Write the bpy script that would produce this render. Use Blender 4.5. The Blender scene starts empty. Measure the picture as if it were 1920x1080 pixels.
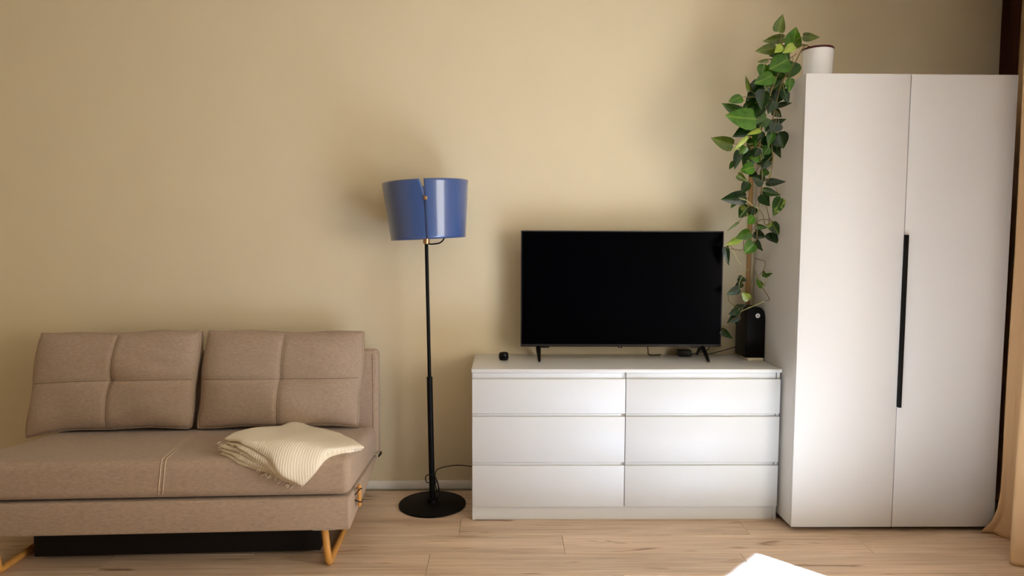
import bpy, bmesh, math, random
from mathutils import Vector, Matrix
random.seed(7)
SC = bpy.context.scene
COL = SC.collection

# ------------------------------------------------------------------ camera
FPX, CX, CY = 1270.0, 960.0, 540.0
YAW, PITCH, ROLL = (math.radians(a) for a in (0.76, 4.086, 0.185))
CAM = Vector((0.0, -3.4947, 1.32))
FW = Vector((math.sin(YAW)*math.cos(PITCH), math.cos(YAW)*math.cos(PITCH), -math.sin(PITCH)))
R0 = Vector((math.cos(YAW), -math.sin(YAW), 0)); U0 = R0.cross(FW)
RT = R0*math.cos(ROLL) + U0*math.sin(ROLL); UP = RT.cross(FW)
cam = bpy.data.objects.new('camera', bpy.data.cameras.new('camera'))
COL.objects.link(cam)
cam.matrix_world = Matrix((( RT.x, UP.x, -FW.x, CAM.x), (RT.y, UP.y, -FW.y, CAM.y), (RT.z, UP.z, -FW.z, CAM.z), (0, 0, 0, 1)))
cam.data.sensor_width = 36.0
cam.data.lens = FPX/1920*36.0
cam.data.clip_start = 0.02
SC.camera = cam

# ------------------------------------------------------------------ light and exposure
SUN_ELEV = math.radians(35)
SUN_E, SKY_E = 47.0, 7.4
world = bpy.data.worlds.new('sky'); SC.world = world; world.use_nodes = True
bg = world.node_tree.nodes['Background']
bg.inputs[0].default_value = (1.0, 0.94, 0.84, 1); bg.inputs[1].default_value = SKY_E
sun = bpy.data.objects.new('sun', bpy.data.lights.new('sun', 'SUN')); COL.objects.link(sun)
sun.data.energy = SUN_E; sun.data.angle = math.radians(0.53); sun.data.color = (0.64, 1.01, 1.70)
sd = Vector((-math.cos(SUN_ELEV)/math.sqrt(2), math.cos(SUN_ELEV)/math.sqrt(2), -math.sin(SUN_ELEV)))
sun.rotation_euler = sd.to_track_quat('-Z', 'Y').to_euler()
sun.location = (8, -8, 8)
WIN_Y0, WIN_Y1, WIN_Z0, WIN_Z1, WALL_X = -4.40, -1.30, 0.45, 2.20, 2.60
portal = bpy.data.objects.new('window_daylight', bpy.data.lights.new('window_daylight', 'AREA')); COL.objects.link(portal)
portal.data.shape = 'RECTANGLE'; portal.data.size = WIN_Z1-WIN_Z0; portal.data.size_y = WIN_Y1-WIN_Y0
portal.data.cycles.is_portal = True
portal.location = (WALL_X+0.27, (WIN_Y0+WIN_Y1)/2, (WIN_Z0+WIN_Z1)/2)
portal.rotation_euler = (0, math.radians(90), 0)
vs = SC.view_settings
SC.display_settings.display_device = 'sRGB'
vs.view_transform = 'Standard'; vs.look = 'None'; vs.gamma = 1.0; vs.use_curve_mapping = False
vs.exposure = 0.6

# ------------------------------------------------------------------ helpers
def at(px, py, Y):
    """world point on the plane y = Y that the photograph shows at pixel px, py"""
    d = FW + RT*((px-CX)/FPX) - UP*((py-CY)/FPX)
    return CAM + d*((Y-CAM.y)/d.y)

def srgb(r, g, b):
    f = lambda c: (c/255/12.92) if c/255 <= 0.04045 else ((c/255+0.055)/1.055)**2.4
    return (f(r), f(g), f(b), 1)

class MB:
    """collects vertices and faces, builds one mesh object"""
    def __init__(s): s.v = []; s.f = []
    def add(s, vs_, fs_):
        o = len(s.v); s.v += [tuple(p) for p in vs_]; s.f += [[i+o for i in f] for f in fs_]
    def box(s, x0, x1, y0, y1, z0, z1):
        s.add([(x, y, z) for x in (x0, x1) for y in (y0, y1) for z in (z0, z1)],
              [(0, 1, 3, 2), (4, 6, 7, 5), (0, 4, 5, 1), (2, 3, 7, 6), (0, 2, 6, 4), (1, 5, 7, 3)])
        return s
    def tube(s, pts, r, n=8, cap=True):
        pts = [Vector(p) for p in pts]; m = len(pts)
        rs = r if isinstance(r, (list, tuple)) else [r]*m
        T = [(pts[min(i+1, m-1)]-pts[max(i-1, 0)]).normalized() for i in range(m)]
        a = Vector((0, 0, 1)) if abs(T[0].z) < 0.9 else Vector((1, 0, 0))
        nrm = (a - T[0]*a.dot(T[0])).normalized()
        vs_ = []
        for i in range(m):
            nrm = (nrm - T[i]*nrm.dot(T[i]))
            nrm = nrm.normalized() if nrm.length > 1e-6 else T[i].orthogonal().normalized()
            b = T[i].cross(nrm)
            for k in range(n):
                q = 2*math.pi*k/n
                vs_.append(pts[i] + (nrm*math.cos(q)+b*math.sin(q))*rs[i])
        fs_ = [(i*n+k, i*n+(k+1) % n, (i+1)*n+(k+1) % n, (i+1)*n+k) for i in range(m-1) for k in range(n)]
        if cap: fs_ += [tuple(range(n))[::-1], tuple((m-1)*n+k for k in range(n))]
        s.add(vs_, fs_); return s
    def lathe(s, prof, n=48, c=(0, 0, 0), cap=True):
        vs_ = [(c[0]+r*math.cos(2*math.pi*k/n), c[1]+r*math.sin(2*math.pi*k/n), c[2]+z) for r, z in prof for k in range(n)]
        m = len(prof)
        fs_ = [(i*n+k, i*n+(k+1) % n, (i+1)*n+(k+1) % n, (i+1)*n+k) for i in range(m-1) for k in range(n)]
        if cap: fs_ += [tuple(range(n))[::-1], tuple((m-1)*n+k for k in range(n))]
        s.add(vs_, fs_); return s
    def grid(s, P, flip=False):
        """P[i][j] points"""
        a, b = len(P), len(P[0])
        fs_ = [(i*b+j, i*b+j+1, (i+1)*b+j+1, (i+1)*b+j) for i in range(a-1) for j in range(b-1)]
        if flip: fs_ = [f[::-1] for f in fs_]
        s.add([p for row in P for p in row], fs_); return s
    def prism(s, poly, u0, u1, fn):
        """polygon of (a, b) swept from u0 to u1; fn(u, a, b) -> point"""
        n = len(poly)
        s.add([fn(u, a, b) for u in (u0, u1) for a, b in poly],
              [(k, (k+1) % n, n+(k+1) % n, n+k) for k in range(n)] + [tuple(range(n))[::-1], tuple(range(n, 2*n))])
        return s
    def build(s, name, mat, parent=None, bevel=0, seg=2, smooth=False, weld=False, normals=True):
        me = bpy.data.meshes.new(name); me.from_pydata(s.v, [], s.f)
        bm = bmesh.new(); bm.from_mesh(me)
        if weld: bmesh.ops.remove_doubles(bm, verts=bm.verts, dist=1e-5)
        if normals: bmesh.ops.recalc_face_normals(bm, faces=bm.faces)
        if bevel:
            es = [e for e in bm.edges if len(e.link_faces) == 2 and e.calc_face_angle(0) > 0.35]
            bmesh.ops.bevel(bm, geom=es, offset=bevel, segments=seg, profile=0.5, affect='EDGES', clamp_overlap=True)
        bm.to_mesh(me); bm.free()
        if smooth or bevel:
            for p in me.polygons: p.use_smooth = True
            if not smooth or smooth == 'auto':
                me.set_sharp_from_angle(angle=math.radians(40))
        me.materials.append(mat)
        o = bpy.data.objects.new(name, me); COL.objects.link(o)
        if parent is not None:
            o.parent = parent
            o.matrix_parent_inverse = Matrix.Translation(-Vector(parent_world(parent)))
        return o

def parent_world(p):
    v = Vector((0, 0, 0))
    while p is not None:
        v += Vector(p.location); 
        if p.parent is not None: v += p.matrix_parent_inverse.translation
        p = p.parent
    return v

def thing(name, label, cat, loc, group=None):
    o = bpy.data.objects.new(name, None); COL.objects.link(o)
    o.empty_display_size = 0.05; o.location = loc
    return tag(o, label, cat, group)
def tag(o, label, cat, group=None):
    o['label'] = label; o['category'] = cat
    if group: o['group'] = group
    return o
def struct(o): o['kind'] = 'structure'; return o
def lab(o, t): o['label'] = t; return o
def smooth_path(pts, k=4):
    """Catmull-Rom through pts"""
    P = [Vector(p) for p in pts]; P = [P[0]*2-P[1]] + P + [P[-1]*2-P[-2]]; out = []
    for i in range(1, len(P)-2):
        a, b, c, d = P[i-1:i+3]
        for j in range(k):
            t = j/k
            out.append(0.5*((2*b)+(c-a)*t+(2*a-5*b+4*c-d)*t*t+(3*b-a-3*c+d)*t**3))
    out.append(P[-2]); return out

# ------------------------------------------------------------------ materials
def mat(name, color, rough=0.5, spec=0.5, metal=0.0, noise=0.0, nscale=30.0, bump=0.0, bscale=200.0, coat=0.0, stretch=(1, 1, 1), sheen=0.0):
    m = bpy.data.materials.new(name); m.use_nodes = True
    nt = m.node_tree; b = nt.nodes['Principled BSDF']
    b.inputs['Base Color'].default_value = color; b.inputs['Roughness'].default_value = rough
    b.inputs['Specular IOR Level'].default_value = spec; b.inputs['Metallic'].default_value = metal
    b.inputs['Coat Weight'].default_value = coat; b.inputs['Coat Roughness'].default_value = 0.08
    b.inputs['Sheen Weight'].default_value = sheen
    tc = nt.nodes.new('ShaderNodeTexCoord'); mp = nt.nodes.new('ShaderNodeMapping')
    mp.inputs['Scale'].default_value = stretch
    nt.links.new(tc.outputs['Object'], mp.inputs[0])
    if noise:
        n = nt.nodes.new('ShaderNodeTexNoise'); n.inputs['Scale'].default_value = nscale; n.inputs['Detail'].default_value = 4
        nt.links.new(mp.outputs[0], n.inputs['Vector'])
        r = nt.nodes.new('ShaderNodeMapRange'); r.inputs[1].default_value = 0.3; r.inputs[2].default_value = 0.7
        r.inputs[3].default_value = 1-noise; r.inputs[4].default_value = 1+noise
        nt.links.new(n.outputs['Fac'], r.inputs[0])
        mx = nt.nodes.new('ShaderNodeMix'); mx.data_type = 'RGBA'; mx.blend_type = 'MULTIPLY'; mx.inputs[0].default_value = 1
        mx.inputs[6].default_value = color; nt.links.new(r.outputs[0], mx.inputs[7]); nt.links.new(mx.outputs[2], b.inputs['Base Color'])
    if bump:
        n = nt.nodes.new('ShaderNodeTexNoise'); n.inputs['Scale'].default_value = bscale; n.inputs['Detail'].default_value = 3
        nt.links.new(mp.outputs[0], n.inputs['Vector'])
        bp = nt.nodes.new('ShaderNodeBump'); bp.inputs['Strength'].default_value = bump; bp.inputs['Distance'].default_value = 0.002
        nt.links.new(n.outputs['Fac'], bp.inputs['Height']); nt.links.new(bp.outputs[0], b.inputs['Normal'])
    return m

M = {}
M['wall'] = mat('wall_paint', srgb(222, 206, 172), 0.75, 0.25, bump=0.08, bscale=140, noise=0.015, nscale=3)
M['wall_dark'] = mat('dark_wall_paint', srgb(84, 76, 68), 0.85, 0.1, bump=0.05, noise=0.03, nscale=2)
M['ceiling'] = mat('ceiling_paint', srgb(235, 230, 220), 0.8, 0.2, bump=0.05)
M['white_top'] = mat('white_gloss', srgb(216, 214, 209), 0.24, 0.5, noise=0.008, nscale=4)
M['white'] = mat('white_lacquer', srgb(214, 213, 209), 0.42, 0.4, noise=0.008, nscale=4)
M['wardrobe'] = mat('white_foil', srgb(214, 210, 204), 0.42, 0.4, noise=0.01, nscale=60, stretch=(14, 14, 0.5))
M['trim'] = mat('white_trim', srgb(236, 232, 224), 0.45, 0.4, noise=0.01, nscale=8)
M['rod'] = mat('tan_rod', srgb(172, 134, 84), 0.6, 0.3, noise=0.06, nscale=25, stretch=(1, 1, 0.1))
M['black'] = mat('black_metal', srgb(9, 8, 8), 0.5, 0.14, noise=0.05, bump=0.05, bscale=400)
M['blackp'] = mat('black_plastic', srgb(8, 8, 9), 0.4, 0.25, noise=0.04)
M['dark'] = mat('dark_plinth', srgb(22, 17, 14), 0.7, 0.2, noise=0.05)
M['bezel'] = mat('charcoal_plastic', srgb(44, 41, 41), 0.4, 0.4, noise=0.03)
M['screen'] = mat('dark_screen', srgb(2, 2, 4), 0.2, 0.04, noise=0.02)
M['cord'] = mat('black_cord', srgb(20, 19, 19), 0.5, 0.3, noise=0.05, nscale=300)
M['blue'] = mat('blue_enamel', srgb(60, 84, 134), 0.34, 0.5, coat=0.7, noise=0.02, nscale=6)
M['brass'] = mat('brass', srgb(176, 136, 88), 0.35, 0.5, metal=0.85, noise=0.04)
M['oakleg'] = mat('oak_leg', srgb(206, 148, 74), 0.45, 0.4, noise=0.12, nscale=30, stretch=(6, 6, 0.6))
M['fabric'] = mat('taupe_fabric', srgb(170, 147, 126), 0.95, 0.1, noise=0.12, nscale=150, bump=0.35, bscale=700, stretch=(0.35, 1, 1.4), sheen=0.15)
M['thread'] = mat('seam_thread', srgb(206, 186, 160), 0.9, 0.1, noise=0.1, nscale=300)
M['seam'] = mat('dark_seam', srgb(96, 78, 64), 0.95, 0.1, noise=0.1, nscale=300)
M['ceramic'] = mat('white_ceramic', srgb(248, 248, 248), 0.14, 0.55, noise=0.01, nscale=10)
M['rim'] = mat('dark_red_rim', srgb(74, 16, 16), 0.35, 0.4, noise=0.05, nscale=40)
M['soil'] = mat('soil', srgb(50, 36, 26), 0.95, 0.1, noise=0.3, nscale=90, bump=0.6)
M['vine'] = mat('vine_stem', srgb(112, 96, 52), 0.55, 0.3, noise=0.3, nscale=40)
M['palevine'] = mat('pale_vine_stem', srgb(176, 170, 104), 0.5, 0.3, noise=0.15, nscale=60)
M['cream'] = mat('cream_pad', srgb(226, 212, 184), 0.6, 0.3, noise=0.03)
M['logo'] = mat('silver_print', srgb(246, 244, 242), 0.4, 0.4, noise=0.01)

def floor_material():
    m = bpy.data.materials.new('oak_plank'); m.use_nodes = True
    nt = m.node_tree; N = nt.nodes.new; L = nt.links.new
    b = nt.nodes['Principled BSDF']; b.inputs['Roughness'].default_value = 0.42; b.inputs['Specular IOR Level'].default_value = 0.35
    tc = N('ShaderNodeTexCoord'); oi = N('ShaderNodeObjectInfo')
    off = N('ShaderNodeVectorMath'); off.operation = 'SCALE'; off.inputs[3].default_value = 37.0
    cb = N('ShaderNodeCombineXYZ'); L(oi.outputs['Random'], cb.inputs[0]); L(oi.outputs['Random'], cb.inputs[1]); L(cb.outputs[0], off.inputs[0])
    ad = N('ShaderNodeVectorMath'); L(tc.outputs['Object'], ad.inputs[0]); L(off.outputs[0], ad.inputs[1])
    def noise(scale, st, detail, dist=0.0):
        mp = N('ShaderNodeMapping'); mp.inputs['Scale'].default_value = st; L(ad.outputs[0], mp.inputs[0])
        n = N('ShaderNodeTexNoise'); n.inputs['Scale'].default_value = scale; n.inputs['Detail'].default_value = detail
        n.inputs['Distortion'].default_value = dist
        L(mp.outputs[0], n.inputs['Vector']); return n.outputs['Fac']
    def ramp(src, stops):
        r = N('ShaderNodeValToRGB'); e = r.color_ramp.elements
        while len(e) < len(stops): e.new(0.5)
        for k, (p, c) in enumerate(stops): e[k].position = p; e[k].color = c
        L(src, r.inputs[0]); return r.outputs[0]
    def mul(a, c, fac=1.0):
        x = N('ShaderNodeMix'); x.data_type = 'RGBA'; x.blend_type = 'MULTIPLY'; x.inputs[0].default_value = fac
        L(a, x.inputs[6]); L(c, x.inputs[7]); return x.outputs[2]
    base = ramp(noise(2.2, (0.5, 5, 1), 3, 0.6), [(0.25, srgb(196, 168, 142)), (0.5, srgb(216, 190, 162)), (0.75, srgb(228, 204, 178))])
    streak = ramp(noise(6, (0.35, 16, 1), 5, 0.3), [(0.3, (0.74, 0.7, 0.66, 1)), (0.5, (0.96, 0.95, 0.94, 1)), (0.7, (1.06, 1.06, 1.06, 1))])
    fine = ramp(noise(30, (0.25, 22, 1), 3), [(0.3, (0.86, 0.85, 0.83, 1)), (0.6, (1.03, 1.03, 1.03, 1))])
    knot = ramp(noise(3.1, (0.9, 5.5, 1), 2, 1.2), [(0.63, (1, 1, 1, 1)), (0.70, (0.70, 0.62, 0.55, 1)), (0.77, (0.40, 0.34, 0.30, 1))])
    var = ramp(oi.outputs['Random'], [(0.0, (0.93, 0.92, 0.91, 1)), (1.0, (1.05, 1.04, 1.03, 1))])
    c = mul(mul(mul(mul(base, streak), fine), knot), var)
    L(c, b.inputs['Base Color'])
    bp = N('ShaderNodeBump'); bp.inputs['Strength'].default_value = 0.12; bp.inputs['Distance'].default_value = 0.001
    L(noise(30, (0.25, 22, 1), 3), bp.inputs['Height']); L(bp.outputs[0], b.inputs['Normal'])
    return m
M['floor'] = floor_material()

def leaf_material(name, c1, c2, patch, thr):
    m = bpy.data.materials.new(name); m.use_nodes = True
    nt = m.node_tree; N = nt.nodes.new; L = nt.links.new
    b = nt.nodes['Principled BSDF']; b.inputs['Roughness'].default_value = 0.28; b.inputs['Specular IOR Level'].default_value = 0.5
    uv = N('ShaderNodeTexCoord'); sp = N('ShaderNodeSeparateXYZ'); L(uv.outputs['UV'], sp.inputs[0])
    # midrib: |u - .5| small
    a = N('ShaderNodeMath'); a.operation = 'SUBTRACT'; a.inputs[1].default_value = 0.5; L(sp.outputs[0], a.inputs[0])
    ab = N('ShaderNodeMath'); ab.operation = 'ABSOLUTE'; L(a.outputs[0], ab.inputs[0])
    r = N('ShaderNodeMapRange'); r.inputs[1].default_value = 0.02; r.inputs[2].default_value = 0.06; r.inputs[3].default_value = 0.55; r.inputs[4].default_value = 0.0
    L(ab.outputs[0], r.inputs[0])
    n = N('ShaderNodeTexNoise'); n.inputs['Scale'].default_value = 34; n.inputs['Detail'].default_value = 3; L(uv.outputs['Object'], n.inputs['Vector'])
    cr = N('ShaderNodeValToRGB'); e = cr.color_ramp.elements
    e[0].position = 0.35; e[0].color = c1; e[1].position = 0.6; e[1].color = c2
    x = e.new(thr); x.color = c2; x = e.new(min(thr+0.04, 1.0)); x.color = patch
    L(n.outputs['Fac'], cr.inputs[0])
    mx = N('ShaderNodeMix'); mx.data_type = 'RGBA'; L(r.outputs[0], mx.inputs[0]); L(cr.outputs[0], mx.inputs[6]); mx.inputs[7].default_value = patch
    L(mx.outputs[2], b.inputs['Base Color'])
    tr = N('ShaderNodeBsdfTranslucent'); L(mx.outputs[2], tr.inputs[0])
    ms = N('ShaderNodeMixShader'); ms.inputs[0].default_value = 0.22
    out = nt.nodes['Material Output']; L(b.outputs[0], ms.inputs[1]); L(tr.outputs[0], ms.inputs[2]); L(ms.outputs[0], out.inputs[0])
    return m
LEAF = {
 'd': leaf_material('leaf_shaded', srgb(14, 36, 8), srgb(22, 50, 12), srgb(50, 80, 26), 0.74),  # near-black green: shade and leaf undersides put into the colour
 'm': leaf_material('leaf_green', srgb(34, 66, 14), srgb(50, 88, 20), srgb(96, 122, 44), 0.78),
 'o': leaf_material('leaf_olive', srgb(66, 80, 22), srgb(84, 100, 28), srgb(120, 130, 52), 0.8),
 'b': leaf_material('leaf_bright', srgb(52, 94, 14), srgb(70, 116, 20), srgb(124, 150, 56), 0.76),
 'l': leaf_material('leaf_lime', srgb(128, 158, 42), srgb(164, 182, 72), srgb(202, 204, 120), 0.7),
 'v': leaf_material('leaf_variegated', srgb(24, 54, 16), srgb(46, 86, 28), srgb(150, 160, 76), 0.56),
}

def cloth_material(name, col, transl, rib=0.0):
    m = bpy.data.materials.new(name); m.use_nodes = True
    nt = m.node_tree; N = nt.nodes.new; L = nt.links.new
    b = nt.nodes['Principled BSDF']; b.inputs['Base Color'].default_value = col; b.inputs['Roughness'].default_value = 0.9; b.inputs['Specular IOR Level'].default_value = 0.1
    tc = N('ShaderNodeTexCoord')
    bp = N('ShaderNodeBump'); bp.inputs['Distance'].default_value = 0.003
    if rib:
        w = N('ShaderNodeTexWave'); w.inputs['Scale'].default_value = rib; w.inputs['Distortion'].default_value = 0.8; w.inputs['Detail'].default_value = 1; w.inputs['Detail Scale'].default_value = 3
        mp = N('ShaderNodeMapping'); L(tc.outputs['Object'], mp.inputs[0]); mp.inputs['Rotation'].default_value = (0, 0, 0.12)
        L(mp.outputs[0], w.inputs['Vector']); L(w.outputs['Fac'], bp.inputs['Height']); bp.inputs['Strength'].default_value = 0.25
        r = N('ShaderNodeMapRange'); r.inputs[3].default_value = 0.93; r.inputs[4].default_value = 1.03; L(w.outputs['Fac'], r.inputs[0])
    else:
        w = N('ShaderNodeTexNoise'); w.inputs['Scale'].default_value = 500; L(tc.outputs['Object'], w.inputs['Vector'])
        L(w.outputs['Fac'], bp.inputs['Height']); bp.inputs['Strength'].default_value = 0.15
        r = N('ShaderNodeMapRange'); r.inputs[3].default_value = 0.95; r.inputs[4].default_value = 1.05; L(w.outputs['Fac'], r.inputs[0])
    mx = N('ShaderNodeMix'); mx.data_type = 'RGBA'; mx.blend_type = 'MULTIPLY'; mx.inputs[0].default_value = 1; mx.inputs[6].default_value = col
    L(r.outputs[0], mx.inputs[7]); L(mx.outputs[2], b.inputs['Base Color']); L(bp.outputs[0], b.inputs['Normal'])
    if transl:
        t = N('ShaderNodeBsdfTranslucent'); L(mx.outputs[2], t.inputs[0]); ms = N('ShaderNodeMixShader'); ms.inputs[0].default_value = transl
        L(b.outputs[0], ms.inputs[1]); L(t.outputs[0], ms.inputs[2]); L(ms.outputs[0], nt.nodes['Material Output'].inputs[0])
    return m
M['curtain'] = cloth_material('beige_curtain', srgb(212, 174, 130), 0.12)
M['brown'] = cloth_material('dark_brown_cloth', srgb(58, 30, 16), 0.0)
M['throw'] = cloth_material('cream_throw', srgb(236, 224, 200), 0.0, rib=33)

def glass_material():
    m = bpy.data.materials.new('window_glass'); m.use_nodes = True
    nt = m.node_tree; N = nt.nodes.new; L = nt.links.new
    t = N('ShaderNodeBsdfTransparent'); g = N('ShaderNodeBsdfGlossy'); g.inputs['Roughness'].default_value = 0.02
    ms = N('ShaderNodeMixShader'); ms.inputs[0].default_value = 0.06
    L(t.outputs[0], ms.inputs[1]); L(g.outputs[0], ms.inputs[2]); L(ms.outputs[0], nt.nodes['Material Output'].inputs[0])
    return m
M['glass'] = glass_material()

# ------------------------------------------------------------------ the room
X0, X1, Y0, Y1, ZC = -3.6, WALL_X, -4.9, 0.03, 2.72
floor = struct(MB().box(X0, X1, Y0, Y1, -0.12, -0.012).build('floor', M['dark']))
RW = 0.181; LEN = 1.31
joint = {0: 1.114, 1: 0.265, 2: 1.006}      # x of one end joint in the rows nearest the wall
meshes = {}
row = 0
ytop = -0.367
rows = [(-0.367+RW*k, k) for k in (2, 1, 0)] + [(-0.367-RW*k, -k) for k in range(1, 25)]
for yb, k in rows:
    y1 = min(yb, Y1-0.002) ; y0 = yb-RW
    if y0 > Y1-0.03 or y0 < Y0-RW: continue
    y0 = max(y0, Y0)
    if y1-y0 < 0.02: continue
    j = {0: 1.114, -1: 0.265, -2: 1.006, 1: 0.55, 2: 0.1}.get(k, random.uniform(0, LEN))
    x = j
    while x > X0: x -= LEN
    while x < X1:
        a, c = max(x, X0), min(x+LEN, X1)
        if c-a > 0.03:
            key = (round(c-a, 3), round(y1-y0, 3))
            if key not in meshes:
                w, h = (c-a)/2-0.0006, (y1-y0)/2-0.0005
                o = MB().box(-w, w, -h, h, -0.0118, 0).build('plank', M['floor'], None, bevel=0.0011, seg=1)
                meshes[key] = o.data
            else:
                o = bpy.data.objects.new('plank', meshes[key]); COL.objects.link(o)
            o.location = ((a+c)/2, (y0+y1)/2, 0); o.parent = floor
        x += LEN
struct(MB().box(X0-0.2, X1+0.25, Y1, Y1+0.2, -0.12, ZC).build('wall_back', M['wall']))
struct(MB().box(X0-0.2, X0, Y0, Y1, -0.12, ZC).build('wall_left', M['wall']))
struct(MB().box(X0-0.2, X1+0.25, Y0-0.2, Y0, -0.12, ZC).build('wall_front', M['wall_dark']))
wr = MB()
wr.box(X1, X1+0.25, Y0, WIN_Y0, -0.12, ZC); wr.box(X1, X1+0.25, WIN_Y1, Y1, -0.12, ZC)
wr.box(X1, X1+0.25, WIN_Y0, WIN_Y1, -0.12, WIN_Z0); wr.box(X1, X1+0.25, WIN_Y0, WIN_Y1, WIN_Z1, ZC)
struct(wr.build('wall_right', M['wall']))
struct(MB().box(X0-0.2, X1+0.25, Y0-0.2, Y1+0.2, ZC, ZC+0.15).build('ceiling', M['ceiling']))
def skirting(name, x0, x1, y0, y1):
    return struct(MB().box(x0, x1, y0, y1, 0.0, 0.043).build(name, M['trim'], None, bevel=0.004))
skirting('baseboard_back', X0, X1, Y1-0.015, Y1)
skirting('baseboard_left', X0, X0+0.015, Y0, Y1-0.015)
skirting('baseboard_right', X1-0.015, X1, Y0, Y1-0.015)
# thin tan upright rod in the corner beside the wardrobe
struct(MB().tube([(1.280, Y1-0.013, 0.043), (1.280, Y1-0.013, 2.02)], 0.011, 20).build('corner_rod', M['rod'], None, smooth='auto'))
# window in the right-hand wall
win = struct(MB().box(X1-0.12, X1+0.02, WIN_Y0-0.05, WIN_Y1+0.05, WIN_Z0-0.03, WIN_Z0).build('window_1', M['trim'], None, bevel=0.006))
xf0, xf1 = X1+0.15, X1+0.21
for a in (WIN_Y0, WIN_Y1-0.06): MB().box(xf0, xf1, a, a+0.06, WIN_Z0, WIN_Z1).build('window_frame', M['trim'], win, bevel=0.005)
for a in (WIN_Z0, WIN_Z1-0.06): MB().box(xf0, xf1, WIN_Y0+0.06, WIN_Y1-0.06, a, a+0.06).build('window_frame', M['trim'], win, bevel=0.005)
MB().box(xf0+0.025, xf0+0.035, WIN_Y0+0.06, WIN_Y1-0.06, WIN_Z0+0.06, WIN_Z1-0.06).build('pane', M['glass'], win)
# unseen slab added outside: its skew edge trims the sunlight
h = 2.5
k = (h/math.tan(SUN_ELEV))/math.sqrt(2)
e0 = Vector((1.09+k, -0.75-k))
q = [(-0.45, 0), (1.3, 0)]
p_ = lambda a, b: (e0.x - a*0.7071 - b*0.7071, e0.y - a*0.7071 + b*0.7071)
ft = [p_(-0.30, 0), p_(1.00, 0), p_(1.00, 0), p_(-0.30, 0)]
bs = MB()
poly = [p_(-2.2, 0), p_(0.97, 0), (X1+0.26, -2.2), (X1+0.26, 0.2), (p_(-2.2, 0)[0], 0.2)]
bs.prism(poly, h, h+0.16, lambda u, a, b: (a, b, u))
struct(bs.build('sun_blocker_slab', M['ceiling']))

# ------------------------------------------------------------------ wardrobe
WX0, WX1, WYF = 1.308, 2.236, -0.526
WZ0, WZ1 = 0.024, 2.041
w = thing('wardrobe', 'tall white two-door wardrobe with one long black handle in the corner', 'wardrobe', ((WX0+WX1)/2, -0.25, 0))
MB().box(WX0, WX0+0.018, WYF+0.02, 0.012, WZ0, WZ1-0.002).build('side_panel', M['wardrobe'], w, bevel=0.001, seg=1)
MB().box(WX1-0.018, WX1, WYF+0.02, 0.012, WZ0, WZ1-0.002).build('side_panel', M['wardrobe'], w, bevel=0.001, seg=1)
MB().box(WX0+0.018, WX1-0.018, WYF+0.02, 0.012, WZ1-0.022, WZ1-0.004).build('top_panel', M['wardrobe'], w, bevel=0.001, seg=1)
MB().box(WX0+0.018, WX1-0.018, WYF+0.022, 0.012, WZ0, WZ0+0.03).build('bottom_panel', M['wardrobe'], w, bevel=0.001, seg=1)
MB().box(WX0+0.018, WX1-0.018, 0.0, 0.01, WZ0+0.03, WZ1-0.022).build('back_panel', M['wardrobe'], w)
lab(MB().box(WX0+0.03, WX1-0.03, WYF+0.05, 0.0, 0.0, WZ0).build('plinth', M['dark'], w), 'dark recessed plinth')
XM = 1.7665
MB().box(WX0, XM-0.0015, WYF, WYF+0.018, WZ0, WZ1).build('door', M['wardrobe'], w, bevel=0.0012)
dr = MB().box(XM+0.0015, WX1, WYF, WYF+0.018, WZ0, WZ1-0.001).build('door', M['wardrobe'], w, bevel=0.0012)
lab(MB().box(XM-0.001, XM+0.0125, WYF-0.016, WYF+0.004, 0.577, 1.347).build('handle', M['black'], dr, bevel=0.0015), 'long slim black handle')

# ------------------------------------------------------------------ chest of drawers
DX0, DX1, DYF, DYB, DZ = -0.143, 1.296, -0.395, 0.010, 0.7225
d = thing('chest_of_drawers', 'wide low white chest of six drawers standing between lamp and wardrobe', 'dresser', ((DX0+DX1)/2, -0.2, 0))
MB().box(DX0-0.002, DX1+0.002, DYF-0.003, DYB, DZ-0.016, DZ).build('top', M['white_top'], d, bevel=0.0015)
for a in (DX0, DX1-0.016):
    MB().box(a, a+0.016, DYF+0.012, DYB-0.002, 0.0, DZ-0.016).build('side_panel', M['white'], d, bevel=0.001, seg=1)
MB().box(DX0+0.016, DX1-0.016, DYF+0.016, DYF+0.032, 0.0, 0.066).build('plinth', M['white'], d, bevel=0.001, seg=1)
MB().box(DX0+0.016, DX1-0.016, DYB-0.012, DYB-0.004, 0.02, DZ-0.016).build('back_panel', M['white'], d)
MID = 0.572
MB().box(MID-0.018, MID+0.004, DYF+0.0195, DYB-0.012, 0.066, DZ-0.016).build('divider', M['white'], d)
for x0, x1 in ((DX0+0.001, MID-0.0015), (MID+0.0015, DX1-0.001)):
    for z0, z1, z2 in ((0.5135, 0.675, 0.7055), (0.2815, 0.498, 0.5125), (0.0675, 0.265, 0.2805)):
        o = MB().box(x0, x1, DYF, DYF+0.018, z0, z1).build('drawer', M['white'], d, bevel=0.0018)
        # finger groove behind the lip: a sloping face that rises to the drawer above
        g = MB(); xe = x1-0.016 if x1 > 1 else x1-0.012
        g.prism([(DYF+0.018, z1-0.03), (DYF+0.014, z1-0.012), (DYF+0.008, z2-0.004), (DYF+0.010, z2), (DYF+0.030, z2), (DYF+0.030, z1-0.03)], x0+0.002, xe-0.004, lambda u, a, b: (u, a, b))
        g.build('grip', M['white'], o, bevel=0.0012)
        MB().box(x0+0.008, x1-(0.004 if x1 > 1 else 0.022), DYF+0.034, DYB-0.02, z0+0.02, z1-0.02).build('drawer_box', M['white'], o)

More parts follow.
